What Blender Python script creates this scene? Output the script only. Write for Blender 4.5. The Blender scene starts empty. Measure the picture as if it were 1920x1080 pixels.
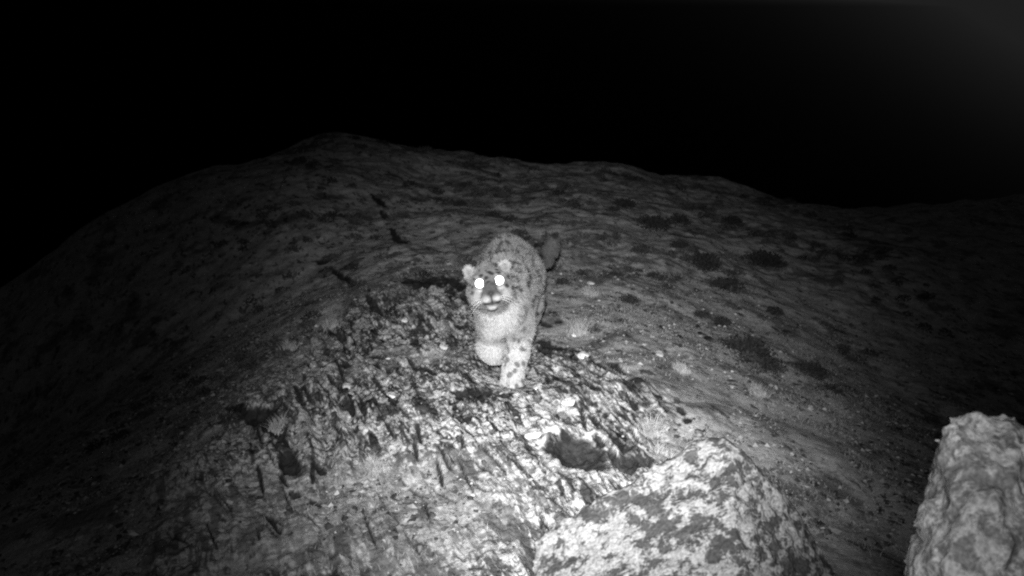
import bpy, bmesh, math, random
import numpy as np
from mathutils import Vector, Matrix

random.seed(7)
SC = bpy.context.scene
COL = SC.collection

# ------------------------------------------------------------------ camera, night sky, infrared lamp
# (the camera housing is the origin of the place: x right, y away up the ridge, z up)
cam_d = bpy.data.cameras.new("trail_camera")
cam_d.sensor_width = 36.0
cam_d.lens = 36.0 * 1968.0 / 1920.0
cam_d.clip_start = 0.05
cam_d.clip_end = 2000.0
cam_d.dof.use_dof = True
cam_d.dof.focus_distance = 3.2
cam_d.dof.aperture_fstop = 11.0
cam = bpy.data.objects.new("trail_camera", cam_d)
cam.location = (0, 0, 0)
cam.rotation_euler = (math.radians(90 - 15), 0, 0)
COL.objects.link(cam)
SC.camera = cam

world = bpy.data.worlds.new("World")
SC.world = world
world.use_nodes = True
wn = world.node_tree
for n in list(wn.nodes):
    wn.nodes.remove(n)
w_out = wn.nodes.new("ShaderNodeOutputWorld")
w_bg = wn.nodes.new("ShaderNodeBackground")
w_bw = wn.nodes.new("ShaderNodeRGBToBW")
w_sky = wn.nodes.new("ShaderNodeTexSky")
w_sky.sky_type = 'NISHITA'
w_sky.sun_disc = False
w_sky.sun_elevation = math.radians(6)
w_sky.sun_rotation = math.radians(33)
w_sky.dust_density = 6.0
wn.links.new(w_sky.outputs[0], w_bw.inputs[0])
w_pw = wn.nodes.new("ShaderNodeMath")
w_pw.operation = 'POWER'
w_pw.inputs[1].default_value = 2.0
w_mn = wn.nodes.new("ShaderNodeMath")
w_mn.operation = 'MINIMUM'
w_mn.inputs[1].default_value = 1.4
wn.links.new(w_bw.outputs[0], w_mn.inputs[0])
wn.links.new(w_mn.outputs[0], w_pw.inputs[0])
wn.links.new(w_pw.outputs[0], w_bg.inputs[0])
w_bg.inputs[1].default_value = 0.0065
wn.links.new(w_bg.outputs[0], w_out.inputs[0])

spot_d = bpy.data.lights.new("infrared_lamp", 'SPOT')
spot_d.energy = 2300.0
spot_d.color = (1, 1, 1)
spot_d.spot_size = math.radians(110)
spot_d.spot_blend = 1.0
spot_d.shadow_soft_size = 0.02
# beam profile of the lamp's lens: bell-shaped core with a weak wide skirt
spot_d.use_nodes = True
ln = spot_d.node_tree
l_em = ln.nodes["Emission"]
l_tc = ln.nodes.new("ShaderNodeTexCoord")
l_sep = ln.nodes.new("ShaderNodeSeparateXYZ")
ln.links.new(l_tc.outputs["Normal"], l_sep.inputs[0])
def l_math(op, a, b):
    n = ln.nodes.new("ShaderNodeMath"); n.operation = op
    for i, v in enumerate((a, b)):
        if isinstance(v, (int, float)): n.inputs[i].default_value = v
        else: ln.links.new(v, n.inputs[i])
    return n.outputs[0]
l_cos = l_math('ABSOLUTE', l_sep.outputs[2], 0.0)
l_ang2 = l_math('MULTIPLY', l_math('SUBTRACT', 1.0, l_cos), 2.0)
SIG = math.radians(12.6)
l_core = l_math('EXPONENT', l_math('MULTIPLY', l_math('POWER', l_math('MULTIPLY', l_ang2, 1.0 / SIG ** 2), 1.45), -1.0), 0.0)
ln.links.new(l_math('ADD', l_core, 0.010), l_em.inputs["Strength"])
spot = bpy.data.objects.new("infrared_lamp", spot_d)
spot.location = (-0.02, 0.0, 0.10)
spot.rotation_euler = (math.radians(90 - 20.0), 0, math.radians(-2.6))
COL.objects.link(spot)

SC.view_settings.view_transform = 'Standard'
SC.view_settings.look = 'None'
SC.view_settings.exposure = 0.0
SC.view_settings.gamma = 1.0
SC.view_settings.use_curve_mapping = False
SC.render.engine = 'CYCLES'
SC.cycles.use_denoising = False
SC.cycles.max_bounces = 4
SC.cycles.diffuse_bounces = 2
SC.cycles.pixel_filter_type = 'BLACKMAN_HARRIS'
SC.cycles.filter_width = 2.2

# ------------------------------------------------------------------ numpy noise
_rng = np.random.default_rng(11)
_PERM = _rng.permutation(256).astype(np.int64)
_PERM = np.concatenate([_PERM, _PERM, _PERM])
_G = _rng.normal(size=(256, 3)); _G /= np.linalg.norm(_G, axis=1)[:, None]

def noise(P):
    """gradient noise, about -0.8..0.8, P is (...,3)"""
    P = np.asarray(P, dtype=np.float64)
    I = np.floor(P).astype(np.int64)
    F = P - I
    U = F * F * F * (F * (F * 6 - 15) + 10)
    out = 0.0
    I = I & 255
    for dx in (0, 1):
        wx = U[..., 0] if dx else 1 - U[..., 0]
        for dy in (0, 1):
            wy = U[..., 1] if dy else 1 - U[..., 1]
            for dz in (0, 1):
                wz = U[..., 2] if dz else 1 - U[..., 2]
                h = _PERM[_PERM[_PERM[(I[..., 0] + dx) & 255] + ((I[..., 1] + dy) & 255)] + ((I[..., 2] + dz) & 255)]
                g = _G[h]
                dot = g[..., 0] * (F[..., 0] - dx) + g[..., 1] * (F[..., 1] - dy) + g[..., 2] * (F[..., 2] - dz)
                out = out + wx * wy * wz * dot
    return out * 1.5

def fbm(P, octv=4, gain=0.5):
    a, s, t = 1.0, 0.0, 0.0
    P = np.asarray(P, dtype=np.float64)
    for i in range(octv):
        s = s + a * noise(P + 17.3 * i)
        t += a
        a *= gain
        P = P * 2.03
    return s / t

def sstep(a, b, x):
    t = np.clip((x - a) / (b - a), 0, 1)
    return t * t * (3 - 2 * t)

# ------------------------------------------------------------------ object helpers
def tag(o, label=None, cat=None, group=None, kind=None):
    if label: o['label'] = label
    if cat: o['category'] = cat
    if group: o['group'] = group
    if kind: o['kind'] = kind
    return o

def mesh_np(name, V, F, mat, parent=None, smooth=True, attrs=None, loc=(0, 0, 0)):
    me = bpy.data.meshes.new(name)
    V = np.asarray(V, dtype=np.float32) - np.asarray(loc, dtype=np.float32)
    F = np.asarray(F, dtype=np.int32)
    k = F.shape[1]
    me.vertices.add(len(V)); me.vertices.foreach_set("co", V.ravel())
    me.loops.add(F.size); me.loops.foreach_set("vertex_index", F.ravel())
    me.polygons.add(len(F))
    me.polygons.foreach_set("loop_start", np.arange(0, F.size, k, dtype=np.int32))
    me.polygons.foreach_set("loop_total", np.full(len(F), k, dtype=np.int32))
    me.polygons.foreach_set("use_smooth", np.full(len(F), smooth, dtype=bool))
    me.update(calc_edges=True)
    for an, av in (attrs or {}).items():
        a = me.attributes.new(an, 'FLOAT', 'POINT')
        a.data.foreach_set("value", np.asarray(av, dtype=np.float32))
    me.materials.append(mat)
    o = bpy.data.objects.new(name, me)
    COL.objects.link(o)
    if parent is None:
        o.location = loc
    else:
        o.parent = parent
    return o

def empty(name, loc):
    o = bpy.data.objects.new(name, None)
    o.location = loc
    COL.objects.link(o)
    return o

# ------------------------------------------------------------------ materials
def new_mat(name):
    m = bpy.data.materials.new(name); m.use_nodes = True
    nt = m.node_tree
    b = nt.nodes["Principled BSDF"]
    b.inputs["Roughness"].default_value = 0.9
    b.inputs["Specular IOR Level"].default_value = 0.15
    return m, nt, b

def nd(nt, t, **kw):
    n = nt.nodes.new(t)
    for k, v in kw.items():
        setattr(n, k, v)
    return n

def math_n(nt, op, a, b=None, clamp=False):
    n = nd(nt, "ShaderNodeMath", operation=op, use_clamp=clamp)
    for i, v in enumerate((a, b)):
        if v is None: continue
        if isinstance(v, (int, float)): n.inputs[i].default_value = v
        else: nt.links.new(v, n.inputs[i])
    return n.outputs[0]

def ramp(nt, x, lo, hi, a=0.0, b=1.0):
    n = nd(nt, "ShaderNodeMapRange", interpolation_type='SMOOTHSTEP')
    nt.links.new(x, n.inputs[0])
    for i, v in zip((1, 2, 3, 4), (lo, hi, a, b)): n.inputs[i].default_value = v
    return n.outputs[0]

def noise_n(nt, vec, scale, detail=3.0, rough=0.55, dist=0.0):
    n = nd(nt, "ShaderNodeTexNoise")
    n.inputs["Scale"].default_value = scale
    n.inputs["Detail"].default_value = detail
    n.inputs["Roughness"].default_value = rough
    n.inputs["Distortion"].default_value = dist
    nt.links.new(vec, n.inputs["Vector"])
    return n.outputs[0]

def lerp(nt, f, a, b):
    n = nd(nt, "ShaderNodeMix", data_type='FLOAT')
    for i, v in zip((0, 2, 3), (f, a, b)):
        if isinstance(v, (int, float)): n.inputs[i].default_value = v
        else: nt.links.new(v, n.inputs[i])
    return n.outputs[0]

def mapped(nt, rot=(0, 0, 0), scale=(1, 1, 1)):
    tc = nd(nt, "ShaderNodeTexCoord")
    mp = nd(nt, "ShaderNodeMapping")
    mp.vector_type = 'TEXTURE'                     # turn first, then stretch along the turned axes
    mp.inputs["Rotation"].default_value = tuple(-r for r in rot)
    mp.inputs["Scale"].default_value = tuple(1.0 / c for c in scale)
    nt.links.new(tc.outputs["Object"], mp.inputs[0])
    return mp.outputs[0]

def attr_n(nt, name):
    n = nd(nt, "ShaderNodeAttribute"); n.attribute_name = name
    return n.outputs["Fac"]

def finish(nt, b, val, bump=None, bstr=0.5, bdist=0.01):
    c = nd(nt, "ShaderNodeCombineColor")
    for i in range(3): nt.links.new(val, c.inputs[i])
    nt.links.new(c.outputs[0], b.inputs["Base Color"])
    if bump is not None:
        bn = nd(nt, "ShaderNodeBump")
        bn.inputs["Strength"].default_value = bstr
        bn.inputs["Distance"].default_value = bdist
        nt.links.new(bump, bn.inputs["Height"])
        nt.links.new(bn.outputs[0], b.inputs["Normal"])

STRIKE = math.atan2(0.25, 0.97)      # the rock's layers run towards the camera and a little to the right

def lichen_value(nt, vec, s, dark, pale, cover=0.5):
    """pale crust lichen in blotches over dark rock; s = blotches per metre"""
    n1 = noise_n(nt, vec, s, 4.0, 0.62, 0.15)
    n2 = noise_n(nt, vec, s * 0.23, 2.0, 0.5)
    n3 = noise_n(nt, vec, s * 4.0, 2.0, 0.6)
    m = math_n(nt, 'ADD', n1, math_n(nt, 'MULTIPLY', math_n(nt, 'SUBTRACT', n2, 0.5), 0.65))
    f = ramp(nt, m, 1 - cover - 0.07, 1 - cover + 0.09)
    v = lerp(nt, f, dark, pale)
    v = math_n(nt, 'MULTIPLY', v, ramp(nt, n3, 0.2, 0.8, 0.6, 1.4))
    return v, math_n(nt, 'ADD', m, math_n(nt, 'MULTIPLY', n3, 0.3))

def ground_material():
    m, nt, b = new_mat("lichened_ground")
    vec = mapped(nt, (0, 0, -STRIKE), (1.0, 0.26, 1.0))
    iso = mapped(nt)
    rockv, rb = lichen_value(nt, vec, 32.0, 0.07, 0.52, 0.54)
    blot, rb2 = lichen_value(nt, iso, 36.0, 0.09, 0.52, 0.56)
    rockv = lerp(nt, ramp(nt, noise_n(nt, iso, 1.3, 1.0), 0.42, 0.58), rockv, blot)
    grit = noise_n(nt, iso, 70.0, 8.0, 0.8)
    t2 = noise_n(nt, iso, 6.0, 4.0, 0.65)
    speck = ramp(nt, noise_n(nt, mapped(nt, (0, 0, -STRIKE), (1.0, 0.5, 1.0)), 17.0, 4.0, 0.7), 0.36, 0.45, 0.25, 1.0)
    patch = ramp(nt, noise_n(nt, mapped(nt, (0, 0, -STRIKE), (1.0, 0.7, 1.0)), 3.6, 5.0, 0.7), 0.38, 0.50, 0.42, 1.0)
    turf = math_n(nt, 'MULTIPLY', ramp(nt, grit, 0.3, 0.7, 0.28, 0.62), ramp(nt, t2, 0.3, 0.65, 0.7, 1.15))
    turf = math_n(nt, 'MULTIPLY', math_n(nt, 'MULTIPLY', turf, speck), patch)
    streak = ramp(nt, noise_n(nt, mapped(nt, (0, 0, -STRIKE), (1.0, 0.13, 1.0)), 24.0, 3.0, 0.6, 0.3), 0.41, 0.49, 0.13, 1.0)
    fine = ramp(nt, noise_n(nt, mapped(nt, (0, 0, -STRIKE * 1.5), (1.0, 0.28, 1.0)), 55.0, 3.0, 0.6, 0.2), 0.42, 0.48, 0.28, 1.0)
    streak = math_n(nt, 'MULTIPLY', streak, fine)
    area = ramp(nt, noise_n(nt, iso, 1.3, 2.0), 0.34, 0.48, 0.25, 1.0)
    streak = lerp(nt, area, 1.0, streak)
    rockv = math_n(nt, 'MULTIPLY', rockv, streak)
    rockv = math_n(nt, 'MULTIPLY', rockv, ramp(nt, grit, 0.3, 0.7, 0.65, 1.35))
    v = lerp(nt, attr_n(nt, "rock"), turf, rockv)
    v = lerp(nt, attr_n(nt, "soil_shade"), v, math_n(nt, 'MULTIPLY', ramp(nt, grit, 0.3, 0.7, 0.5, 1.6), 0.024))  # near-black crevices: earth, plus crevice shade put into the colour
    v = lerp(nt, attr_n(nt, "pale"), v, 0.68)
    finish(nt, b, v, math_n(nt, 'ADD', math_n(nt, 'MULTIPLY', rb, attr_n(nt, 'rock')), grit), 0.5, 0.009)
    return m

def rock_material(name, s, dark, pale, cover, rot=(0, 0, 0), scale=(1, 1, 1)):
    m, nt, b = new_mat(name)
    vec = mapped(nt, rot, scale)
    v, h = lichen_value(nt, vec, s, dark, pale, cover)
    finish(nt, b, v, h, 0.5, 0.01)
    return m

def plain_material(name, val, s=60.0, var=0.4, rough=0.9):
    m, nt, b = new_mat(name)
    n = noise_n(nt, mapped(nt), s, 3.0, 0.6)
    finish(nt, b, ramp(nt, n, 0.25, 0.75, val * (1 - var), val * (1 + var)), n, 0.4, 0.004)
    b.inputs["Roughness"].default_value = rough
    return m

# ------------------------------------------------------------------ terrain
YK = np.array([-6.0, 0.0, 1.5, 2.3, 2.6, 3.4, 4.0, 5.0, 7.0, 9.5, 12.0, 13.5, 18, 30, 80, 200, 500])
ZK = np.array([-1.5, -1.40, -1.37, -1.36, -1.385, -1.415, -1.475, -1.60, -1.73, -1.78, -1.80, -1.95, -3.2, -9, -40, -90, -200])

def base_height(x, y):
    z = np.interp(y, YK, ZK)
    z = (z + np.interp(y - 0.25, YK, ZK) + np.interp(y + 0.25, YK, ZK)) / 3
    r = np.maximum(x - 0.35, 0); l = np.maximum(-x - 0.45, 0)
    z = z - 0.75 * (1 - np.exp(-r * r / 3.4)) - 0.36 * l * l / (1 + 0.5 * l)
    z = z + 0.35 * sstep(5.5, 9.5, y) * (1 - np.exp(-r * r / 3.4))
    z = z + 1.15 * sstep(0.4, 4.2, -x) * sstep(6.5, 10.5, y) * (1 - sstep(12, 30, y)) + 0.30 * sstep(0.6, 2.2, -x)*sstep(6.5, 10.5, y)
    return z

# hollows and cracks in the rock, coloured dark for earth and painted-in shade: centre, two half axes (x, y metres), depth, rim height
HOLLOWS = [
    (-0.897, 6.352, 0.030, -0.181, -0.014, 0.007, 0.03, 0.000),
    (-0.786, 5.825, 0.100, -0.304, -0.005, -0.094, 0.05, 0.000),
    (-0.730, 4.076, 0.059, -0.178, -0.007, -0.041, 0.05, 0.000),
    (-0.610, 3.698, 0.057, -0.176, -0.008, -0.025, 0.05, 0.000),
    (-0.557, 3.634, 0.033, -0.117, -0.007, -0.012, 0.04, 0.000),
    (-0.592, 6.439, 0.166, -0.159, 0.014, -0.199, 0.04, 0.000),
    (-0.545, 6.282, 0.088, -0.027, 0.013, -0.158, 0.04, 0.000),
    (-0.364, 6.421, 0.097, -0.208, -0.004, -0.110, 0.05, 0.000),
    (-1.232, 7.343, 0.156, -0.385, -0.003, -0.063, 0.04, 0.000),
    (-1.462, 7.884, 0.083, -0.051, 0.012, -0.068, 0.03, 0.000),
    (-1.248, 7.598, 0.045, 0.024, 0.015, -0.062, 0.03, 0.000),
    (-0.228, 5.672, 0.095, -0.371, -0.018, -0.098, 0.05, 0.000),
    (-0.367, 6.352, 0.117, -0.220, -0.004, -0.159, 0.05, 0.000),
    (-0.538, 6.400, 0.142, -0.091, 0.014, -0.215, 0.05, 0.000),
    (-0.362, 6.026, 0.042, -0.138, -0.010, -0.082, 0.03, 0.000),
    (-0.929, 8.322, 0.124, -0.467, -0.016, -0.079, 0.04, 0.000),
    (-1.107, 9.123, 0.071, -0.127, -0.002, -0.105, 0.03, 0.000),
    (-1.233, 9.588, 0.100, -0.210, -0.006, -0.084, 0.03, 0.000),
    (-0.930, 3.630, 0.136, -0.173, 0.027, -0.148, 0.10, 0.000),
    (-0.718, 3.141, 0.065, -0.107, -0.005, -0.074, 0.06, 0.000),
    (-0.617, 3.091, 0.032, -0.040, 0.000, -0.029, 0.03, 0.000),
    (-0.657, 2.902, 0.024, -0.007, 0.007, -0.033, 0.04, 0.000),
    (-0.579, 2.814, 0.025, -0.032, -0.001, -0.032, 0.04, 0.000),
    (-1.059, 3.814, 0.099, -0.137, 0.020, -0.091, 0.05, 0.000),
    (-0.740, 4.448, 0.019, 0.025, 0.014, -0.063, 0.03, 0.000),
    (-1.134, 5.195, 0.035, -0.046, 0.065, -0.311, 0.04, 0.000),
    (-0.880, 4.204, 0.017, -0.015, 0.024, -0.119, 0.03, 0.000),
    (-0.681, 3.367, 0.006, 0.009, 0.023, -0.064, 0.03, 0.000),
    (-0.610, 4.369, 0.038, -0.043, 0.008, -0.088, 0.04, 0.000),
    (-0.613, 4.577, 0.057, -0.067, 0.006, -0.064, 0.03, 0.000),
    (-0.151, 3.461, 0.015, 0.000, 0.002, -0.044, 0.03, 0.000),
    (-0.476, 3.526, 0.007, 0.028, 0.011, -0.028, 0.02, 0.000),
    (-0.428, 4.311, 0.058, -0.168, -0.003, -0.044, 0.02, 0.000),
    (0.220, 3.131, 0.094, -0.098, -0.030, -0.151, 0.09, 0.035),
    (0.364, 3.024, 0.027, -0.070, -0.026, -0.062, 0.08, 0.000),
    (0.420, 3.045, 0.028, -0.062, -0.008, -0.021, 0.05, 0.000),
    (0.252, 3.473, 0.008, -0.081, -0.009, -0.012, 0.03, 0.000),
    (0.286, 3.457, 0.012, -0.105, -0.011, -0.020, 0.03, 0.000),
    (0.293, 3.257, 0.014, -0.061, -0.013, -0.028, 0.04, 0.000),
    (0.346, 3.237, 0.018, -0.082, -0.012, -0.024, 0.04, 0.000),
    (0.323, 3.086, 0.011, -0.066, -0.013, -0.020, 0.05, 0.000),
    (0.504, 3.940, 0.023, -0.041, -0.016, -0.072, 0.05, 0.000),
    (0.453, 3.844, 0.007, -0.069, -0.013, -0.032, 0.04, 0.000),
    (0.461, 4.226, 0.023, -0.121, -0.016, -0.060, 0.03, 0.000),
    (0.493, 4.125, 0.012, -0.052, -0.011, -0.044, 0.03, 0.000),
    (0.441, 4.318, 0.026, -0.016, -0.010, -0.076, 0.03, 0.000),
    (0.552, 3.742, 0.023, -0.009, -0.006, -0.032, 0.02, 0.000),
    (0.553, 3.596, 0.011, -0.057, -0.009, -0.024, 0.03, 0.000),
    (0.622, 3.619, 0.014, -0.049, -0.013, -0.036, 0.03, 0.000),
    (0.633, 3.521, 0.020, 0.016, -0.004, -0.032, 0.03, 0.000),
    (0.370, 4.311, 0.059, -0.233, -0.008, -0.036, 0.02, 0.000),
    (0.316, 4.535, 0.042, -0.168, -0.010, -0.048, 0.02, 0.000),
    (0.178, 5.407, 0.036, -0.057, -0.007, -0.057, 0.04, 0.000),
    (0.254, 5.444, 0.026, 0.000, -0.002, -0.053, 0.03, 0.000),
    (0.194, 4.844, 0.074, -0.169, -0.018, -0.137, 0.03, 0.000),
    (0.148, 4.596, 0.039, -0.124, -0.016, -0.108, 0.03, 0.000),
    (0.416, 4.066, 0.021, -0.036, -0.008, -0.044, 0.02, 0.000),
    (0.449, 3.675, 0.016, -0.073, -0.010, -0.032, 0.02, 0.000),
    (0.317, 3.781, 0.025, -0.028, -0.007, -0.048, 0.02, 0.000),
    (0.431, 3.436, 0.027, -0.017, -0.003, -0.016, 0.02, 0.000),
    (0.035, 4.311, 0.023, 0.000, -0.001, -0.192, 0.02, 0.000),
    (-0.185, 3.805, 0.071, -0.024, 0.001, -0.064, 0.02, 0.000),
    (-0.362, 4.207, 0.051, -0.128, -0.003, -0.040, 0.02, 0.000),
    (-0.082, 3.805, 0.041, -0.016, -0.000, -0.048, 0.02, 0.000),
    (-0.262, 4.905, 0.053, -0.177, -0.006, -0.048, 0.02, 0.000),
    (-0.460, 4.784, 0.043, -0.129, -0.004, -0.048, 0.02, 0.000),
]

# thin fissures that follow the rock's layers
_fr = random.Random(4)
for _i in range(190):
    _y = _fr.uniform(2.5, 5.4)
    _x = _fr.uniform(-0.95, 0.25 + (5.0 - _y) * 0.19)
    if abs(_x) < .13 and 3.8 < _y < 4.9:
        continue
    _t = STRIKE * (1.35 + _fr.uniform(-.9, .9)) + max(0.0, -_x) * .12
    _l = _fr.uniform(.03, .17) * (1.8 if _fr.random() < .2 else 1)
    _w = _fr.uniform(.0035, .009) * min(1.0, _y / 4.0 + .1)
    HOLLOWS.append((_x, _y, math.sin(_t) * _l, -math.cos(_t) * _l, math.cos(_t) * _w, math.sin(_t) * _w, .03, 0))

def hollow_fields(x, y):
    soil_shade = np.zeros_like(x); dz = np.zeros_like(x); pale = np.zeros_like(x)
    wob = fbm(np.stack([x * 20, y * 9, x * 0 + 3.1], -1), 4, 0.65) * 1.3
    wob2 = fbm(np.stack([x * 7, y * 5, x * 0 + 13.1], -1), 3)
    for cx, cy, ax, ay, bx, by, dep, rim in HOLLOWS:
        R = math.hypot(ax, ay) + math.hypot(bx, by)
        idx = np.nonzero((abs(x - cx) < R * 1.8 + .02) & (abs(y - cy) < R * 1.8 + .02))
        if not len(idx[0]): continue
        X = x[idx] - cx; Y = y[idx] - cy
        det = ax * by - ay * bx
        u = (X * by - Y * bx) / det
        v = (ax * Y - ay * X) / det
        r = np.sqrt(u * u + v * v) + (wob2[idx] * 0.5 if rim else wob[idx] * 0.62)
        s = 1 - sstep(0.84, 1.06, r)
        soil_shade[idx] = np.maximum(soil_shade[idx], s * 0.97)
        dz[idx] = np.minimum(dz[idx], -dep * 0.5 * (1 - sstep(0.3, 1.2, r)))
        if rim:
            g = np.exp(-((r - 1.27) / 0.12) ** 2)
            dz[idx] += rim * g
            pale[idx] = np.maximum(pale[idx], 0.8 * g)
    return soil_shade, dz, pale

def rock_mask(x, y):
    n = fbm(np.stack([x * 1.6, y * 0.9, x * 0 + 9.0], -1), 3)
    edge = 0.20 + (5.0 - y) * 0.19
    n2 = fbm(np.stack([x * 7, y * 3, x * 0 + 19.0], -1), 4, 0.7)
    n = n + n2 * 0.35
    m = sstep(0.16, -0.16, x - edge + n * 0.4)
    m *= sstep(7.4, 5.6, y + n * 1.4 + np.maximum(x, 0) * 1.2)
    m *= sstep(-1.6, -0.75, x + n * 0.6)
    m *= 1 - 0.6 * np.exp(-((x + .38) / .42) ** 4 - ((y - 2.75) / .42) ** 4) * sstep(-.6, -.2, n2)
    hole = fbm(np.stack([x * 2.2 + 5, y * 1.2, x * 0 + 1.0], -1), 3)
    m *= 1 - 0.8 * sstep(0.12, 0.3, hole) * sstep(-0.1, -0.5, x)
    return m

def detail_height(x, y):
    m = rock_mask(x, y)
    cs, sn = math.cos(STRIKE), math.sin(STRIKE)
    a = x * cs + y * sn
    s = -x * sn + y * cs
    w = fbm(np.stack([a * 3, s * 1.2, a * 0], -1), 2) * 0.10
    l1 = 1 - 2 * np.abs(noise(np.stack([(a + w) * 9, s * 1.1, a * 0 + 4], -1)))
    l2 = 1 - 2 * np.abs(noise(np.stack([(a + w) * 26, s * 3.0, a * 0 + 8], -1)))
    big = fbm(np.stack([x * 1.3, y * 0.9, x * 0 + 2], -1), 3)
    f = fbm(np.stack([x * 26, y * 20, x * 0 + 6], -1), 4, 0.6)
    near = sstep(9, 4, y)
    d = big * 0.10 * sstep(1.2, 3.0, y) + m * (l1 * 0.030 + l2 * 0.010 + f * 0.018)
    t = fbm(np.stack([x * 5, y * 4, x * 0 + 12], -1), 5, 0.62)
    d = d + (1 - m) * t * (0.010 + 0.02 * (1 - near))
    d = d + fbm(np.stack([x * 0.35, y * 0.25, x * 0 + 30], -1), 2) * 0.5 * sstep(9, 14, y)
    return d, m

def height(x, y):
    """full ground height at scalar x, y"""
    X = np.array([float(x)]); Y = np.array([float(y)])
    d, _ = detail_height(X, Y)
    _, dz, _ = hollow_fields(X, Y)
    return float(base_height(X, Y)[0] + (d * calm(X, Y))[0] + dz[0])

def calm(x, y):
    # trodden level spot under the cat's paws
    return 1 - 0.8 * np.exp(-((x - 0.0) / 0.2) ** 2 - ((y - 4.0) / 0.25) ** 2)

def build_ground():
    yr = np.concatenate([np.linspace(-6, 1.25, 30)[:-1], np.geomspace(1.25, 14, 900), np.geomspace(14.2, 480, 60)])
    u = np.linspace(-1, 1, 1001)
    u = np.sign(u) * (0.62 * np.abs(u) + 0.38 * np.abs(u) ** 5)
    Y, U = np.meshgrid(yr, u, indexing='ij')
    X = U * (1.0 + 0.95 * np.maximum(Y, 0))
    d, m = detail_height(X, Y)
    soil_shade, dz, pale = hollow_fields(X, Y)
    Z = base_height(X, Y) + d * calm(X, Y) + dz
    V = np.stack([X, Y, Z], -1).reshape(-1, 3)
    n, k = X.shape
    i = np.arange(n * k).reshape(n, k)
    F = np.stack([i[:-1, :-1], i[:-1, 1:], i[1:, 1:], i[1:, :-1]], -1).reshape(-1, 4)
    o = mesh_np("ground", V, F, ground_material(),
                attrs={"rock": m.ravel(), "soil_shade": soil_shade.ravel(), "pale": (pale * (1 - soil_shade)).ravel()})
    tag(o, kind='structure')
    return o

build_ground()

# ------------------------------------------------------------------ surface nets (for bodies and boulders)
def surface_nets(f, org, h):
    s = f < 0
    nx, ny, nz = f.shape
    c = [(i, j, k) for i in (0, 1) for j in (0, 1) for k in (0, 1)]
    def sub(a, o): return a[o[0]:nx - 1 + o[0], o[1]:ny - 1 + o[1], o[2]:nz - 1 + o[2]]
    cnt = sum(sub(s, o).astype(np.int8) for o in c)
    act = (cnt > 0) & (cnt < 8)
    I = np.argwhere(act)
    idx = -np.ones(act.shape, dtype=np.int64); idx[act] = np.arange(len(I))
    P = np.zeros((len(I), 3)); W = np.zeros(len(I))
    val = {o: f[I[:, 0] + o[0], I[:, 1] + o[1], I[:, 2] + o[2]] for o in c}
    for o in c:
        for ax in range(3):
            if o[ax]: continue
            q = list(o); q[ax] = 1; q = tuple(q)
            a, b = val[o], val[q]
            mk = (a < 0) != (b < 0)
            t = np.where(mk, a / np.where(mk, a - b, 1), 0)
            p = np.tile(np.array(o, float), (len(I), 1)); p[:, ax] += t
            P[mk] += p[mk]; W[mk] += 1
    P = (I + P / W[:, None]) * h + org
    F = []
    for ax in range(3):
        o1, o2 = [(1, 2), (2, 0), (0, 1)][ax]
        a = s; b = np.roll(s, -1, axis=ax)
        sl = [slice(1, -1)] * 3; sl[ax] = slice(0, -1)
        A = a[tuple(sl)]; B = b[tuple(sl)]
        E = np.argwhere(A != B)
        off = np.ones(3, int); off[ax] = 0
        E = E + off
        flip = s[E[:, 0], E[:, 1], E[:, 2]]
        e1 = np.zeros(3, int); e1[o1] = 1
        e2 = np.zeros(3, int); e2[o2] = 1
        q = [idx[tuple((E - d).T)] for d in (e1 * 0, e1, e1 + e2, e2)]
        Q = np.stack(q, -1)
        Q[~flip] = Q[~flip][:, ::-1]
        F.append(Q)
    return P, np.concatenate(F)

def smooth_mesh(V, F, it=1, lam=0.5):
    for _ in range(it):
        A = np.zeros_like(V); N = np.zeros(len(V))
        for i in range(4):
            a, b = F[:, i], F[:, (i + 1) % 4]
            for p, q in ((a, b), (b, a)):
                for k in range(3): A[:, k] += np.bincount(p, V[q, k], len(V))
                N += np.bincount(p, minlength=len(V))
        V = V + lam * (A / np.maximum(N, 1)[:, None] - V)
    return V

# ------------------------------------------------------------------ boulders
def boulder(name, pts, vox, mat, amp=(0.03, 0.012), freq=(7, 26), layer=None, rounding=0.015, seed=0.0):
    bm = bmesh.new()
    for p in pts: bm.verts.new(p)
    r = bmesh.ops.convex_hull(bm, input=bm.verts)
    bm.normal_update()
    pl = []
    cen = sum((Vector(p) for p in pts), Vector()) / len(pts)
    for fc in bm.faces:
        n = fc.normal.copy(); c = fc.calc_center_median()
        if n.dot(c - cen) < 0: n = -n
        pl.append((np.array(n), n.dot(c)))
    bm.free()
    P = np.array(pts); lo = P.min(0) - 0.08; hi = P.max(0) + 0.08
    ax = [np.arange(lo[i], hi[i], vox) for i in range(3)]
    G = np.stack(np.meshgrid(*ax, indexing='ij'), -1)
    f = np.full(G.shape[:3], -9.0)
    e = np.zeros(G.shape[:3])
    k = 1.0 / rounding
    for n, d in pl:
        v = G @ n - d
        e += np.exp(np.clip(v * k, -60, 60))
    f = np.log(e) / k
    band = np.abs(f) < 0.09
    Q = G[band]
    nn = amp[1] * .5 * noise(Q * freq[1] * 2.7 + seed) + amp[0] * fbm(Q * freq[0] + seed, 3) * 1.6 + amp[1] * fbm(Q * freq[1] + seed, 3) * 1.6
    if layer is not None:
        dv, la, lf = layer
        a = Q @ np.array(dv)
        w = fbm(Q * 3 + seed, 2) * 0.08
        nn = nn + la * (1 - 2 * np.abs(noise(np.stack([(a + w) * lf, Q[:, 0] * 2, Q[:, 1] * 2], -1))))
    f[band] += nn
    V, F = surface_nets(f, lo, vox)
    V = smooth_mesh(V, F, 1)
    base = tuple(((P.min(0) + P.max(0)) / 2)[:2]) + (float(P[:, 2].min()),)
    return mesh_np(name, V, F, mat, loc=base)

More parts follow.
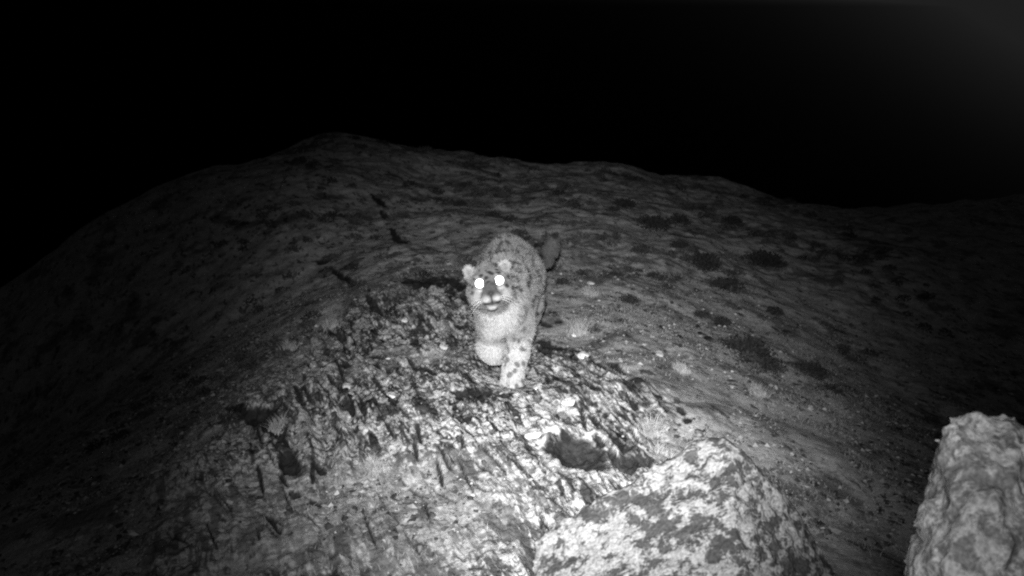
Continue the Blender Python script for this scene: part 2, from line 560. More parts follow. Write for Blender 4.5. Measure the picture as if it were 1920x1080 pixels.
near_rock = rock_material("boulder_lichen", 32.0, 0.045, 0.20, 0.52, (0, 0.5, 0), (1, 1, 1.5))
side_rock = rock_material("pale_boulder_lichen", 42.0, 0.36, 0.78, 0.54)

#BOULDERS
o = boulder("boulder", [(0.052, 2.150, -1.153), (0.324, 2.300, -1.074), (0.412, 2.280, -0.993), (0.433, 2.250, -0.960),
    (0.495, 2.220, -0.940), (0.532, 2.200, -0.975), (0.608, 2.180, -1.045), (0.690, 2.120, -1.160),
    (0.470, 1.980, -1.050), (0.300, 1.800, -1.230), (0.620, 1.800, -1.290),
    (0.0, 1.70, -1.5), (0.85, 1.75, -1.5), (0.82, 2.5, -1.5), (0.15, 2.45, -1.5), (0.5, 2.45, -1.1)],
    0.006, near_rock, amp=(0.006, 0.009), freq=(9, 30), layer=((0.75, 0.1, -0.6), 0.004, 14), rounding=0.004, seed=3.0)
tag(o, "pale lichen-crusted boulder with a blunt peak, nearest the leopard at the lower edge", "boulder")
o = boulder("boulder", [(0.508, 1.200, -0.505), (0.530, 1.200, -0.438), (0.550, 1.200, -0.443), (0.583, 1.220, -0.484),
    (0.639, 1.220, -0.512), (0.748, 1.250, -0.600), (0.496, 1.180, -0.545), (0.472, 1.150, -0.587), (0.462, 1.140, -0.619),
    (0.447, 1.120, -0.670), (0.490, 1.040, -0.557), (0.562, 1.080, -0.512),
    (0.38, 0.95, -1.5), (1.3, 0.9, -1.5), (1.3, 1.6, -1.5), (0.75, 1.6, -1.5), (1.1, 1.3, -0.72)],
    0.005, side_rock, amp=(0.013, 0.010), freq=(11, 36), layer=((0.6, 0.1, -0.75), 0.006, 22), rounding=0.008, seed=8.0)
tag(o, "rough grey boulder with a knobbly top cut off by the right edge of the picture", "boulder")
#END_BOULDERS

#LEOPARD
# ------------------------------------------------------------------ the snow leopard, walking towards the camera
VOX = 0.005
B0 = np.array([-0.34, 3.60, -1.66]); B1 = np.array([0.36, 5.85, -0.86])
NB = np.ceil((B1 - B0) / VOX).astype(int)
FLD = np.full(NB, 1.0, dtype=np.float32)

def blend(fun, lo, hi, k):
    lo = np.array(lo) - k - 0.02; hi = np.array(hi) + k + 0.02
    a = np.clip(((lo - B0) / VOX).astype(int), 0, NB); b = np.clip(((hi - B0) / VOX).astype(int) + 1, 0, NB)
    if (b <= a).any(): return
    ax = [B0[i] + VOX * np.arange(a[i], b[i]) for i in range(3)]
    G = np.stack(np.meshgrid(*ax, indexing='ij'), -1)
    d = fun(G)
    S = (slice(a[0], b[0]), slice(a[1], b[1]), slice(a[2], b[2]))
    c = FLD[S]
    h = np.maximum(k - np.abs(c - d), 0) / k
    FLD[S] = np.minimum(c, d) - h * h * k * 0.25

def limb(pts, k=0.03):
    """tapering limb: pts = (x, y, z, radius) ..."""
    for p, q in zip(pts[:-1], pts[1:]):
        a = np.array(p[:3]); b = np.array(q[:3]); ra, rb = p[3], q[3]
        ab = b - a; L2 = ab @ ab
        def f(G):
            t = np.clip(((G - a) @ ab) / L2, 0, 1)
            return np.linalg.norm(G - a - t[..., None] * ab, axis=-1) - (ra + (rb - ra) * t)
        r = max(ra, rb)
        blend(f, np.minimum(a, b) - r, np.maximum(a, b) + r, k)

def blob(c, R, rad, k=0.02):
    """ellipsoid, R rows = its axes"""
    c = np.array(c); R = np.array(R); rad = np.array(rad)
    def f(G):
        q = (G - c) @ R.T
        n1 = np.linalg.norm(q / rad, axis=-1)
        n2 = np.linalg.norm(q / rad ** 2, axis=-1)
        return n1 * (n1 - 1) / np.maximum(n2, 1e-6)
    m = rad.max()
    blend(f, c - m, c + m, k)

I3 = np.eye(3)
# trunk, from chest to hips
limb([(-.040, 4.06, -1.175, .092), (-.035, 4.20, -1.145, .108), (-.008, 4.45, -1.185, .112), (.010, 4.66, -1.200, .118),
      (-.005, 4.86, -1.205, .112), (-.020, 5.02, -1.215, .100)], 0.08)
blob((-.030, 4.18, -1.085), I3, (.060, .13, .085), 0.06)      # withers
blob((-.025, 4.96, -1.165), I3, (.080, .16, .090), 0.06)      # rump
# neck
limb([(-.080, 3.93, -1.075, .074), (-.055, 4.06, -1.11, .092), (-.038, 4.20, -1.12, .100)], 0.06)
# animal's left foreleg: straight, bearing weight
limb([(.025, 4.16, -1.16, .068), (.034, 4.14, -1.27, .050), (.022, 4.06, -1.36, .042), (.006, 4.005, -1.425, .038), (.000, 3.985, -1.447, .042)], 0.035)
for tx, ty in ((-.032, .008), (-.011, -.008), (.011, -.008), (.032, .008)):
    blob((tx, 3.955 + ty, -1.458), I3, (.0165, .028, .018), 0.010)
# animal's right foreleg: lifted, wrist bent, paw hanging back
limb([(-.085, 4.15, -1.17, .066), (-.090, 4.17, -1.265, .050), (-.084, 4.02, -1.310, .043), (-.078, 3.985, -1.330, .042), (-.068, 4.025, -1.360, .035)], 0.035)
for tx in (-.094, -.078, -.062, -.048):
    blob((tx+.002, 4.040, -1.372), I3, (.014, .016, .022), 0.010)
# hind legs
limb([(.045, 4.93, -1.23, .088), (.088, 4.76, -1.35, .058), (.085, 4.86, -1.44, .045), (.060, 4.985, -1.495, .036), (.045, 4.90, -1.560, .034), (.042, 4.86, -1.578, .036)], 0.045)
for tx in (-.026, -.009, .009, .026):
    blob((.042 + tx, 4.835, -1.592), I3, (.015, .026, .015), 0.010)
limb([(-.080, 5.02, -1.24, .085), (-.095, 4.92, -1.36, .058), (-.095, 5.08, -1.46, .044), (-.088, 5.24, -1.515, .036), (-.082, 5.18, -1.60, .034), (-.080, 5.14, -1.612, .036)], 0.045)
for tx in (-.026, -.009, .009, .026):
    blob((-.080 + tx, 5.11, -1.622), I3, (.015, .026, .015), 0.010)
# thick tail, swung out to its left
limb([(-.020, 5.08, -1.19, .046), (.050, 5.22, -1.25, .040), (.120, 5.36, -1.30, .037), (.178, 5.46, -1.31, .035), (.212, 5.50, -1.26, .033), (.226, 5.50, -1.20, .027)], 0.03)

# head frame
HC = np.array((-.085, 3.83, -1.018))
FW = -HC / np.linalg.norm(HC)
RT = np.cross(FW, (0, 0, 1)) * -1
RT = RT / np.linalg.norm(RT)
if RT[0] < 0: RT = -RT
UP = np.cross(RT, FW); UP = UP if UP[2] > 0 else -UP
ca, sa = math.cos(math.radians(9)), math.sin(math.radians(9))
RT, UP = RT * ca + UP * sa, UP * ca - RT * sa
HR = np.stack([RT, UP, FW])
def H(r, u, f): return HC + RT * r + UP * u + FW * f
blob(H(0, .020, -.03), HR, (.076, .066, .085), 0.02)                # skull
blob(H(0, -.020, -.02), HR, (.082, .066, .070), 0.03)               # jaw and neck ruff
for sg in (-1, 1):
    blob(H(sg * .046, -.028, .012), HR, (.042, .040, .042), 0.025)  # cheek
    blob(H(sg * .036, .036, .030), HR, (.028, .014, .022), 0.015)   # brow
    blob(H(sg * .0185, -.050, .082), HR, (.0215, .0165, .026), 0.008)  # whisker pad
    blob(H(sg * .070, .066, -.018), HR, (.0205, .026, .012), 0.012) # ear
    blob(H(sg * .060, .050, -.026), HR, (.020, .024, .018), 0.02)
limb([tuple(H(0, .022, .045)) + (.026,), tuple(H(0, -.012, .085)) + (.020,), tuple(H(0, -.024, .100)) + (.015,)], 0.015)
blob(H(0, -.040, .055), HR, (.036, .030, .045), 0.02)
blob(H(0, -.078, .072), HR, (.022, .014, .022), 0.010)              # chin
# hollows: eye sockets and ear cups, mouth line
def cut(c, R, rad, k=0.008):
    c = np.array(c); rad = np.array(rad)
    lo = c - rad.max() - .02; hi = c + rad.max() + .02
    a = np.clip(((lo - B0) / VOX).astype(int), 0, NB); b = np.clip(((hi - B0) / VOX).astype(int) + 1, 0, NB)
    ax = [B0[i] + VOX * np.arange(a[i], b[i]) for i in range(3)]
    G = np.stack(np.meshgrid(*ax, indexing='ij'), -1)
    q = (G - c) @ R.T
    n1 = np.linalg.norm(q / rad, axis=-1); n2 = np.linalg.norm(q / rad ** 2, axis=-1)
    d = -(n1 * (n1 - 1) / np.maximum(n2, 1e-6))
    S = (slice(a[0], b[0]), slice(a[1], b[1]), slice(a[2], b[2]))
    cc = FLD[S]; h = np.maximum(k - np.abs(cc - d), 0) / k
    FLD[S] = np.maximum(cc, d) + h * h * k * 0.25
for sg in (-1, 1):
    cut(H(sg * .071, .064, -.001), HR, (.013, .018, .011))
cut(H(0, -.068, .098), HR, (.026, .005, .022))

_ax = [B0[i] + VOX * np.arange(NB[i]) for i in range(3)]
band = np.abs(FLD) < 0.02
ii = np.argwhere(band)
FLD[band] += 0.0035 * noise((B0 + ii * VOX) * 28)
LV, LF = surface_nets(FLD, B0, VOX)
LV = smooth_mesh(LV, LF, 2, 0.5)
del FLD, band, ii

# coat colour: pale ground, white throat and belly, rosettes on the body, solid spots on head and limbs
def cells(P, size, seed):
    """nearest jittered feature point: distance (in cells) and second distance"""
    Q = P / size; I = np.floor(Q).astype(np.int64); F = Q - I
    b1 = np.full(len(P), 9.0); b2 = np.full(len(P), 9.0)
    for dx in (-1, 0, 1):
        for dy in (-1, 0, 1):
            for dz in (-1, 0, 1):
                c = I + (dx, dy, dz)
                h = _PERM[_PERM[_PERM[(c[:, 0] + seed) & 255] + (c[:, 1] & 255)] + (c[:, 2] & 255)]
                j = _G[h] * 0.38 + 0.5
                d = np.linalg.norm(np.array((dx, dy, dz)) + j - F, axis=1)
                n = np.minimum(b1, d); b2 = np.where(d < b1, b1, np.minimum(b2, d)); b1 = n
    return b1, b2

def coat(P):
    q = (P - HC) @ HR.T
    head = sstep(0.02, -0.03, P[:, 1] - 3.93) * (P[:, 2] > -1.14)
    wob = fbm(P * 30, 2) * 0.25
    r1, _ = cells(P * np.array((1, .8, 1)), 0.062, 3)
    ring = sstep(0.20, 0.30, r1 + wob) * sstep(0.52, 0.42, r1 + wob) * sstep(-.35, -.05, noise(P * 40))
    s1, _ = cells(P, 0.027, 9)
    spot = sstep(0.44, 0.30, s1 + wob * .6)
    l1, _ = cells(P, 0.034, 21)
    lspot = sstep(0.42, 0.30, l1 + wob * .7)
    legs = sstep(-1.27, -1.33, P[:, 2]) * (P[:, 1] < 4.5)
    belly = np.exp(-((P[:, 0] + .05) / .085) ** 4) * (P[:, 1] < 4.12) * sstep(-1.09, -1.13, P[:, 2]) * sstep(-1.290, -1.265, P[:, 2])
    lpaw = (P[:, 0] < -.045) * (P[:, 1] < 4.2) * (P[:, 2] < -1.28)
    base = 0.40 + 0.10 * fbm(P * 12, 3)
    base = base + 0.27 * legs
    pat = 1.25 * ring * (1 - legs) + lspot * legs * .9
    c = base * (1 - 0.62 * pat)
    c = np.where(P[:, 1] > 5.22, .19 * (1 - .7 * sstep(.1, .4, noise(P * 14))), c)
    c = c * (1 - belly) + 0.66 * belly
    lp = lpaw * sstep(-1.285, -1.305, P[:, 2])  # leaves a darker grey band: painted shade between chest and lifted paw
    c = c * (1 - lp) + .66 * lp
    # head
    hc = 0.32 + 0.07 * noise(P * 60)
    hs = spot * sstep(-.01, .02, q[:, 1] + np.abs(q[:, 0]) * .5)
    hc = hc * (1 - 0.75 * hs)
    def el(r, u, a, b): return np.exp(-(((q[:, 0] - r) / a) ** 2 + ((q[:, 1] - u) / b) ** 2) ** 1.5)
    front = q[:, 2] > 0.0
    pad = np.maximum(el(-.021, -.050, .017, .013), el(.021, -.050, .017, .013)) * front
    hc = hc + (0.56 - hc) * pad
    hc = hc + (0.72 - hc) * np.maximum(el(-.040, -.014, .014, .006), el(.040, -.014, .014, .006)) * front * .6
    hc = hc + (0.55 - hc) * el(0, -.080, .024, .011) * front
    hc = hc + (0.55 - hc) * np.maximum(el(-.058, -.040, .02, .02), el(.058, -.040, .02, .02)) * .6
    hc = hc + (0.13 - hc) * el(0, -.010, .024, .028) * front * .95
    hc = hc + (0.045 - hc) * el(0, -.028, .014, .010) * (q[:, 2] > .07)
    mouth_u = -.068 + 7.0 * q[:, 0] ** 2
    ml = np.exp(-((q[:, 1] - mouth_u) / .0042) ** 2) * sstep(.034, .028, np.abs(q[:, 0])) * front
    ml = np.maximum(ml, np.exp(-(q[:, 0] / .0028) ** 2) * (q[:, 1] < -.034) * (q[:, 1] > -.068) * front)
    hc = hc + (0.05 - hc) * ml
    for sg in (-1, 1):
        hc = hc + (0.05 - hc) * el(sg * .0385, .0145, .026, .023) * (q[:, 2] > .03) * 0
        ear = 1.0 * np.exp(-(((q[:, 0] - sg * .071) / .027) ** 2 + ((q[:, 1] - .068) / .032) ** 2) ** 3)
        inner = np.exp(-(((q[:, 0] - sg * .071) / .013) ** 2 + ((q[:, 1] - .062) / .017) ** 2) ** 2)
        hc = hc + (0.54 - 0.18 * inner - hc) * ear * (q[:, 2] > -.03)
    v = np.clip(c * (1 - head) + hc * head, 0.02, 0.85)
    return 0.55 * v ** 1.25

LC = coat(LV)

def coat_material(name, rough=0.85, fine=True):
    m, nt, b = new_mat(name)
    n = noise_n(nt, mapped(nt), 160.0, 2.0, 0.6)
    v = math_n(nt, 'MULTIPLY', attr_n(nt, "coat"), ramp(nt, n, 0.2, 0.8, 0.75, 1.25))
    finish(nt, b, v, n, 0.4, 0.003)
    b.inputs["Roughness"].default_value = rough
    return m

coat_m = coat_material("spotted_fur")
LEO = empty("snow_leopard", (0.0, 3.96, -1.478))
tag(LEO, "spotted pale grey snow leopard walking towards the camera with shining eyes", "snow leopard")
off = np.array(LEO.location)
mesh_np("body", LV - off, LF, coat_m, LEO, attrs={"coat": LC})

# short fur over the whole body
rg = np.random.default_rng(5)
def make_fur(n):
    A, B, C, D = (LV[LF[:, i]] for i in range(4))
    nrm = np.cross(C - A, D - B); ar = np.linalg.norm(nrm, axis=1); nrm /= np.maximum(ar, 1e-12)[:, None]
    mid = (A + B + C + D) / 4
    if np.mean(np.sum(nrm * (mid - mid.mean(0)), 1)) < 0: nrm = -nrm
    w = ar * np.where(mid[:, 1] < 4.35, 1.0, 0.5)
    f = rg.choice(len(LF), n, p=w / w.sum())
    s, t = rg.random((2, n))
    root = (A[f] * (1 - s)[:, None] + B[f] * s[:, None]) * (1 - t)[:, None] + (D[f] * (1 - s)[:, None] + C[f] * s[:, None]) * t[:, None]
    N = nrm[f]
    q = (root - HC) @ HR.T
    face = (root[:, 1] < 3.93) & (root[:, 2] > -1.12)
    eyez = face & (q[:, 2] > 0) & (np.minimum(np.hypot(q[:, 0] + .0345, q[:, 1] - .0145), np.hypot(q[:, 0] - .0395, q[:, 1] - .0145)) < .026)
    muz = face & (q[:, 2] > 0.02) & (np.abs(q[:, 0]) < .06)
    low = root[:, 2] < -1.34
    L = np.where(face, .009, .018); L = np.where(muz, .0035, L); L = np.where(low, .008, L)
    L = np.where(eyez, .0015, L) * rg.uniform(.6, 1.3, n)
    flow = np.tile(np.array([0, .75, -.65]), (n, 1))
    flow = flow - N * np.sum(flow * N, 1)[:, None]
    d = N * .55 + flow * .8 + rg.normal(size=(n, 3)) * .25
    d /= np.linalg.norm(d, axis=1)[:, None]
    side = np.cross(d, rg.normal(size=(n, 3))); side /= np.linalg.norm(side, axis=1)[:, None]
    wd = np.where(muz, .0006, .0011)[:, None]
    r0 = root - N * .001
    V = np.stack([r0 - side * wd, r0 + side * wd, r0 + d * L[:, None]], 1).reshape(-1, 3)
    c = np.repeat(np.clip(coat(root) * rg.uniform(.8, 1.2, n), 0, .85), 3)
    return V, np.arange(3 * n).reshape(-1, 3), c
FV, FF, FC = make_fur(150000)
mesh_np("fur", FV - off, FF, coat_m, LEO, smooth=False, attrs={"coat": FC})

# eyes: shallow domes backed by a mirror-like layer that throws the lamp's light straight back
def ray_front(r, u):
    q = (LV - HC) @ HR.T
    k = (np.hypot(q[:, 0] - r, q[:, 1] - u) < .007) & (q[:, 2] > 0)
    return q[k, 2].max() if k.any() else .05
eye_m, nt, b = new_mat("eye_shine")
b.inputs["Base Color"].default_value = (.95, .95, .95, 1)
b.inputs["Metallic"].default_value = 1.0
b.inputs["Roughness"].default_value = 0.42
rim_m = plain_material("dark_skin", 0.03, 200, .3, .6)
for r, u in ((-.0345, .0145), (.0395, .0145)):
    fz = ray_front(r, u) + .008
    V = []; Fq = []
    R_, K, M = .0190, 24, 7
    for a in range(M + 1):
        rr = R_ * a / M
        for j in range(K):
            th = 2 * math.pi * j / K
            V.append(H(r + rr * math.cos(th), u + rr * math.sin(th), fz + .0022 * (1 - (a / M) ** 2)))
    for j in range(K):                       # back rim, sunk into the head
        th = 2 * math.pi * j / K
        V.append(H(r + R_ * .9 * math.cos(th), u + R_ * .9 * math.sin(th), fz - .012))
    for a in range(M + 1):
        for j in range(K):
            Fq.append((a * K + j, a * K + (j + 1) % K, (a + 1) * K + (j + 1) % K, (a + 1) * K + j))
    mesh_np("eye", np.array(V) - off, Fq, eye_m, LEO)

# nose leather
V = []; Fq = []
K, M = 14, 8
for a in range(M + 1):
    ph = math.pi * a / M
    for j in range(K):
        th = 2 * math.pi * j / K
        wv = math.cos(ph)
        V.append(H(0.0 + (.0125 - .003 * (1 - wv)) * math.sin(ph) * math.cos(th), -.028 + .009 * wv, .106 + .009 * math.sin(ph) * math.sin(th)))
for a in range(M):
    for j in range(K):
        Fq.append((a * K + j, a * K + (j + 1) % K, (a + 1) * K + (j + 1) % K, (a + 1) * K + j))
mesh_np("nose", np.array(V) - off, Fq, rim_m, LEO)

# whiskers, each its own
wm = plain_material("whisker_white", .7)
for sg in (-1, 1):
    for k in range(6):
        V = []; Fq = []
        p0 = H(sg * (.026 + .002 * (k % 2)), -.044 - .004 * (k // 2), .095)
        dv = RT * sg * (1.0) + UP * (.25 - .22 * (k // 2) - .1 * (k % 2)) + FW * .15
        for i in range(4):
            p = p0 + dv * .020 * i - UP * .0035 * i * i
            w = .0005 * (1 - i / 4.5)
            V += [p + UP * w, p - UP * w * .5 + FW * w, p - UP * w * .5 - FW * w]
            if i:
                n0 = len(V) - 6
                for j in range(3): Fq.append((n0 + j, n0 + (j + 1) % 3, n0 + 3 + (j + 1) % 3, n0 + 3 + j))
        mesh_np("whisker", np.array(V) - off, Fq, wm, LEO)
#END_LEOPARD

#SMALL
# ------------------------------------------------------------------ cushion shrubs on the slope
leaf_m = plain_material("dark_shrub_leaf", 0.030, 40, .6)
twig_m = plain_material("dark_twig", 0.045, 120, .4)
dark_m = rock_material("dark_stone", 60.0, 0.025, 0.10, 0.30)
pale_m = rock_material("pale_stone", 50.0, 0.22, 0.66, 0.60)
straw_m = plain_material("dry_grass", 0.30, 40, .4)
rs = np.random.default_rng(21)

def cushion(x, y, r, label, wide=1.5):
    z = height(x, y)
    root = empty("cushion_shrub", (x, y, z))
    tag(root, label, "shrub", "dark cushion shrubs dotted over the slope")
    n = int(500 + 16000 * min(r, .14))
    d = rs.normal(size=(n, 3)); d /= np.linalg.norm(d, axis=1)[:, None]; d[:, 2] = np.abs(d[:, 2])
    q = rs.random(n) ** .35
    lump = 1 + .9 * fbm(d * 2.6 + x * 7, 3)
    P = d * (q * lump)[:, None] * r * np.array((wide, wide * 1.3, .95))
    out = d + rs.normal(size=(n, 3)) * .6; out /= np.linalg.norm(out, axis=1)[:, None]
    sd = np.cross(out, rs.normal(size=(n, 3))); sd /= np.linalg.norm(sd, axis=1)[:, None]
    L = r * rs.uniform(.10, .24, n)[:, None]
    V = np.stack([P - sd * L * .35, P + sd * L * .35, P + out * L], 1).reshape(-1, 3)
    mesh_np("foliage", V, np.arange(3 * n).reshape(-1, 3), leaf_m, root, smooth=False)
    V = []; F = []
    for k in range(9):
        a = rs.uniform(0, 6.28); t = rs.uniform(.3, 1.1)
        e = np.array((math.cos(a) * t * r * wide, math.sin(a) * t * r * wide, r * rs.uniform(.5, 1.0)))
        m_ = e * .5 + rs.normal(size=3) * r * .08
        for p, w in ((np.zeros(3) - (0, 0, .01), .05), (m_, .035), (e, .012)):
            b0 = len(V)
            for j in range(4):
                V.append(p + r * w * np.array((math.cos(j * 1.571), math.sin(j * 1.571), 0)))
            if w < .05:
                for j in range(4): F.append((b0 - 4 + j, b0 - 4 + (j + 1) % 4, b0 + (j + 1) % 4, b0 + j))
    mesh_np("stem", np.array(V), F, twig_m, root)

for x, y, r, lb in [
    (1.197, 5.126, .080, "largest and darkest cushion shrub, midway down the right-hand slope"),
    (1.240, 4.870, .055, "low dark shrub touching the lower right side of the largest cushion shrub"),
    (1.513, 7.151, .075, "round dark shrub standing alone above the largest cushion shrub"),
    (1.451, 7.746, .095, "wide ragged shrub just beyond the round dark shrub on the right slope"),
    (1.135, 6.035, .036, "small dark shrub, left one of a close pair on the right slope"),
    (1.257, 6.045, .040, "small dark shrub, right one of a close pair on the right slope"),
    (1.235, 8.994, .095, "broad dim shrub highest on the slope to the right of the leopard's back"),
    (1.075, 9.938, .070, "faint far shrub near the dark skyline, right of the leopard"),
    (1.571, 9.643, .062, "faint far shrub between two others near the skyline on the right"),
    (2.095, 8.500, .100, "dim spreading shrub where the lamp light fades at upper right"),
    (1.521, 5.058, .055, "thin low shrub farther right than the largest cushion shrub"),
    (1.338, 8.152, .050, "small shrub directly behind the wide ragged shrub"),
    (-0.164, 9.050, .042, "tiny dark shrub on the bare ground straight above the leopard's back"),
    (-0.486, 9.632, .046, "tiny dark shrub farthest up the hill above the leopard's left ear"),
    (0.103, 7.929, .028, "tiny dark shrub just behind the leopard's rump"),
    (0.320, 6.404, .034, "small dark shrub nearest the leopard's right flank in the picture"),
    (0.476, 6.770, .026, "tiny shrub a little beyond the one by the leopard's flank"),
    (0.691, 6.757, .032, "small shrub above the pale tuft on the slope right of the leopard"),
    (0.987, 7.075, .034, "small dark shrub halfway between the leopard and the round dark shrub"),
    (2.120, 9.943, .070, "faintest shrub near the right end of the skyline"),
    (1.769, 6.815, .044, "small shrub right of and below the round dark shrub"),
    (0.698, 6.007, .044, "flat dark shrub above the rock edge to the right of the leopard"),
]:
    cushion(x, y, r, lb)

# ------------------------------------------------------------------ loose stones
def stone(x, y, r, mat, label, group, flat=.6, name="stone"):
    bm = bmesh.new()
    bmesh.ops.create_icosphere(bm, subdivisions=4, radius=1.0)
    V = np.array([v.co[:] for v in bm.verts]); F = np.array([[v.index for v in f.verts] for f in bm.faces])
    bm.free()
    sd = rs.uniform(0, 50)
    # chip flat faces off the ball, then roughen it
    R = np.ones(len(V))
    for k in range(9):
        n = rs.normal(size=3); n /= np.linalg.norm(n)
        c = V @ n
        R = np.where(c > .05, np.minimum(R, rs.uniform(.55, .85) / np.maximum(c, .05)), R)
    V = V * (R * (1 + .10 * fbm(V * 2.5 + sd, 4)))[:, None]
    a = rs.uniform(-.5, .5)
    V = V * np.array((1, 1.7, flat)) * r
    V = np.stack([V[:, 0] * math.cos(a) - V[:, 1] * math.sin(a), V[:, 0] * math.sin(a) + V[:, 1] * math.cos(a), V[:, 2]], 1)
    z = height(x, y)
    o = mesh_np(name, V + np.array((x, y, z + r * flat * .25)), F, mat, loc=(x, y, z))
    tag(o, label, "stone", group)

GD, GP = "dark stones lying on the ground", "pale stones lying on the ground"
for x, y, r, lb in [
    (1.015, 5.412, .017, "right one of two small black stones below the pair of shrubs"),
    (0.860, 5.133, .017, "left one of two small black stones on the turf right of the leopard"),
    (1.051, 5.686, .017, "small black stone just under the close pair of shrubs"),
    (0.506, 3.932, .030, "blackest angular stone at the right border of the lichened rock"),
    (0.449, 3.820, .021, "narrow dark stone just below the blackest angular stone"),
    (0.632, 3.513, .019, "dark stone on the turf just above the near boulder's peak"),
    (-0.151, 3.457, .018, "single round black stone in the middle of the lichened rock"),
    (0.554, 3.742, .018, "thin dark stone between the blackest stone and the near boulder"),
    (1.039, 5.263, .028, "flat dark stone left of the largest cushion shrub"),
    (0.253, 5.432, .024, "dark stone on the turf close behind the leopard's standing leg"),
    (0.789, 5.356, .022, "dull dark stone up and left of the pale ringed stone"),
]: stone(x, y, r, dark_m, lb, GD, .55)
for x, y, r, lb in [
    (0.684, 4.625, .026, "bright pale stone ringed by dark earth on the right turf"),
    (0.494, 6.391, .024, "small pale stone among the shrubs right of the leopard's shoulder"),
    (0.323, 5.107, .024, "pale stone at the foot of the bright grass tuft by the leopard"),
    (-0.443, 7.176, .019, "small pale stone on the dark ground left of the leopard's ear"),
    (0.073, 3.347, .030, "brightest pale stone beside the big dark hollow"),
    (0.206, 3.619, .028, "pale stone lying above the big dark hollow"),
    (0.104, 3.845, .020, "pale stone just below the leopard's standing paw"),
    (0.313, 4.419, .030, "pale slabby stone to the right of the leopard's standing paw"),
    (-0.679, 4.063, .022, "pale stone beside the long crack at the left of the rock"),
    (-0.463, 3.805, .022, "pale stone right of the long crack, in the mottled rock"),
    (-0.324, 4.660, .028, "pale stone on the rock left of the leopard's lifted paw"),
    (-0.563, 5.296, .022, "pale stone below the dark band left of the leopard's head"),
]: stone(x, y, r, pale_m, lb, GP, .45)

# ------------------------------------------------------------------ grass
def blades(n, cx, cy, sx, sy, Lr, lean, w, hts=None):
    """n curved blades; returns V, F"""
    if np.isscalar(cx):
        X = cx + rs.normal(size=n) * sx; Y = cy + rs.normal(size=n) * sy
    else:
        X, Y = cx, cy
    d, m = detail_height(X, Y); _, dz, _ = hollow_fields(X, Y)
    Z = base_height(X, Y) + d * calm(X, Y) + dz
    B = np.stack([X, Y, Z - .003], 1)
    L = rs.uniform(*Lr, n)
    a = rs.uniform(0, 2 * math.pi, n)
    ln = rs.uniform(.3, 1.0, n) * lean
    D = np.stack([np.cos(a) * ln, np.sin(a) * ln, np.ones(n)], 1); D /= np.linalg.norm(D, axis=1)[:, None]
    b = rs.uniform(0, 2 * math.pi, n)
    S = np.stack([np.cos(b), np.sin(b), np.zeros(n)], 1) * (w * rs.uniform(.6, 1.3, n))[:, None]
    M = B + D * (L * .55)[:, None]
    D2 = D + np.stack([np.cos(a) * ln, np.sin(a) * ln, -.5 * ln], 1) * .8
    T = M + D2 * (L * .45)[:, None]
    V = np.stack([B - S, B + S, M + S * .7, M - S * .7, T + S * .12, T - S * .12], 1).reshape(-1, 3)
    k = np.arange(n)[:, None] * 6
    F = np.concatenate([k + np.array((0, 1, 2, 3)), k + np.array((3, 2, 4, 5))])
    return V, F

for x, y, r, h, lb in [
    (0.341, 5.131, .045, .13, "bright upright tuft of dry grass closest to the leopard's right side"),
    (0.479, 3.375, .032, .10, "bright tuft of dry grass between the dark hollow and the near boulder's peak"),
    (0.476, 6.102, .045, .10, "pale tuft of dry grass farther up the slope behind the closest tuft"),
    (-0.848, 3.533, .025, .06, "short dim tuft of grass at the rim of the left dark hollow"),
    (-0.988, 5.502, .040, .08, "dim tuft of grass on the smooth ground above the long crack"),
    (-1.135, 5.115, .035, .08, "farthest left tuft of grass at the edge of the light"),
    (0.736, 4.343, .035, .06, "low tuft of grass below the pale ringed stone"),
    (1.065, 4.284, .035, .07, "low tuft of grass below the largest cushion shrub"),
    (-0.441, 3.078, .045, .05, "wide low tuft of grass in the turf at lower left"),
    (0.489, 3.179, .030, .05, "short tuft of grass just left of the near boulder's peak"),
]:
    V, F = blades(380, x, y, r * .45, r * .6, (h * .3, h * .8), .8, .0013)
    o = mesh_np("grass_tuft", V, F, straw_m, smooth=False, loc=(x, y, height(x, y)))
    tag(o, lb, "grass tuft", "tufts of dry grass")

N = 60000
yy = rs.uniform(2.2, 7.5, N * 2); xx = rs.uniform(-1, 1, N * 2) * (.35 + .48 * yy)
mk = rock_mask(xx, yy)
pat = sstep(-.1, .25, fbm(np.stack([xx * 2, yy * 1.2, xx * 0], -1), 3))
so = hollow_fields(xx, yy)[0]
keep = (rs.random(N * 2) < (1 - mk) * pat) & (so < .2) & (np.hypot(xx - .52, (yy - 2.1)) > .45)
keep &= ~((np.abs(xx) < .15) & (yy > 3.9) & (yy < 5.3))
xx, yy = xx[keep], yy[keep]
V, F = blades(len(xx), xx, yy, 0, 0, (.008, .026), .9, .0011)
o = mesh_np("short_grass", V, F, plain_material("short_dry_grass", .26, 30, .4), smooth=False)
tag(o, "short dry grass growing in patches over the turf", "grass", kind='stuff')

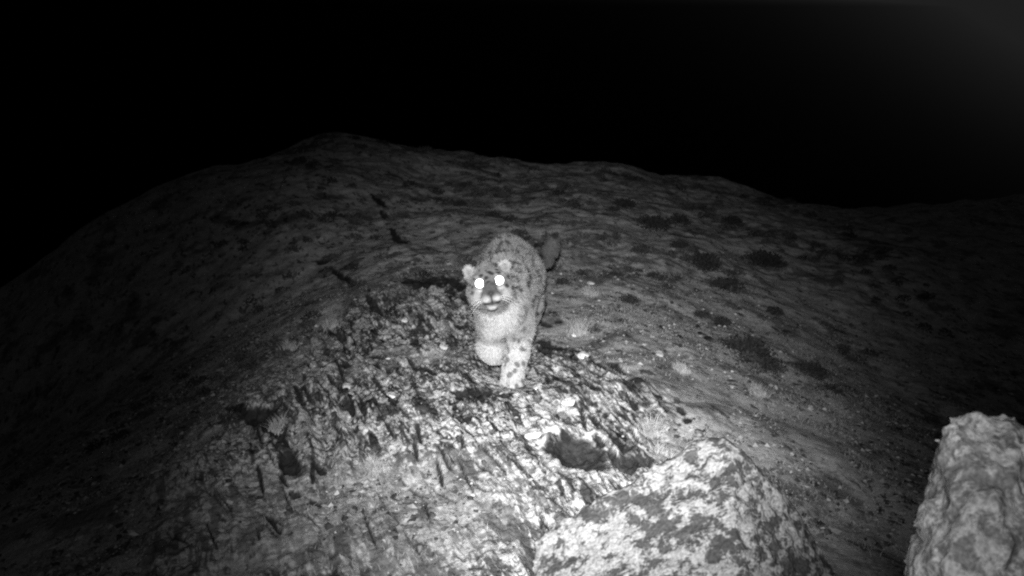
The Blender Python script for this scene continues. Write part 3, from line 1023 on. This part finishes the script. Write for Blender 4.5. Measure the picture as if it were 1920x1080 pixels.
# ------------------------------------------------------------------ gravel and rock chips, nobody could count them
def gravel(n):
    yy = 2.1 * (7.5 / 2.1) ** rs.random(n); xx = rs.uniform(-1, 1, n) * (.3 + .5 * yy)
    keep = (fbm(np.stack([xx * 2.4, yy * 1.4, xx * 0 + 40], -1), 3) > -.15) & ~((np.abs(xx) < .12) & (yy > 3.85) & (yy < 5.3))
    keep &= hollow_fields(xx, yy)[0] < .3
    keep &= (rock_mask(xx, yy) < .5) | (rs.random(n) < .1)
    xx, yy = xx[keep], yy[keep]; n = len(xx)
    d, m = detail_height(xx, yy)
    zz = base_height(xx, yy) + d * calm(xx, yy)
    U = np.array([(1, 0, 0), (-1, 0, 0), (0, 1, 0), (0, -1, 0), (0, 0, 1), (0, 0, -1)], float)
    T = np.array([(0, 2, 4), (2, 1, 4), (1, 3, 4), (3, 0, 4), (2, 0, 5), (1, 2, 5), (3, 1, 5), (0, 3, 5)])
    r = .003 + .011 * rs.random(n) ** 3
    P = U[None] * rs.uniform(.6, 1.4, (n, 6, 1)) + rs.normal(size=(n, 6, 3)) * .22
    a = rs.uniform(0, 6.28, n); ca_, sa_ = np.cos(a)[:, None], np.sin(a)[:, None]
    X = P[..., 0] * ca_ - P[..., 1] * sa_; Y = P[..., 0] * sa_ + P[..., 1] * ca_
    V = np.stack([X * r[:, None] + xx[:, None], Y * r[:, None] * 1.3 + yy[:, None], P[..., 2] * r[:, None] * .6 + (zz + r * .2)[:, None]], -1)
    F = (np.arange(n) * 6)[:, None, None] + T[None]
    tone = np.repeat(np.clip(.03 + .42 * rs.random(n) ** 2.2, 0, .7), 6)
    return V.reshape(-1, 3), F.reshape(-1, 3), tone
gm, nt, b = new_mat("gravel_stone")
finish(nt, b, attr_n(nt, "tone"))
V, F, T_ = gravel(22000)
o = mesh_np("gravel", V, F, gm, smooth=False, attrs={"tone": T_})
tag(o, "small rock chips and gravel strewn over the ridge", "gravel", kind='stuff')

# ------------------------------------------------------------------ low patchy scrub on the far slope (nobody could count it)
def scrub(nc):
    Vs = []
    cx = rs.uniform(-2.6, 3.4, nc); cy = rs.uniform(4.6, 12.5, nc)
    cl = fbm(np.stack([cx * .9, cy * .6, cx * 0 + 55], -1), 3)
    keep = (cl > -.02) & ~((np.abs(cx) < .28) & (cy < 6.0)) & (rock_mask(cx, cy) < .6)
    cx, cy = cx[keep], cy[keep]
    r = rs.uniform(.012, .04, len(cx)) * (1 + .06 * cy)
    d, _ = detail_height(cx, cy); cz = base_height(cx, cy) + d
    k = 110
    n = len(cx) * k
    C = np.repeat(np.stack([cx, cy, cz], 1), k, 0); R = np.repeat(r, k)[:, None]
    dd = rs.normal(size=(n, 3)); dd /= np.linalg.norm(dd, axis=1)[:, None]; dd[:, 2] = np.abs(dd[:, 2])
    P = C + dd * (rs.random(n) ** .4)[:, None] * R * np.array((1.3, 1.3, .9))
    o_ = dd + rs.normal(size=(n, 3)) * .7; o_ /= np.linalg.norm(o_, axis=1)[:, None]
    sd = np.cross(o_, rs.normal(size=(n, 3))); sd /= np.linalg.norm(sd, axis=1)[:, None]
    L = R * rs.uniform(.25, .5, n)[:, None]
    V = np.stack([P - sd * L * .35, P + sd * L * .35, P + o_ * L], 1).reshape(-1, 3)
    return V, np.arange(3 * n).reshape(-1, 3)
V, F = scrub(900)
o = mesh_np("patchy_scrub", V, F, plain_material("scrub_leaf", .055, 5, .7), smooth=False)
tag(o, "low dark scrub scattered in patches over the far slope", "scrub", kind='stuff')
#END_SMALL
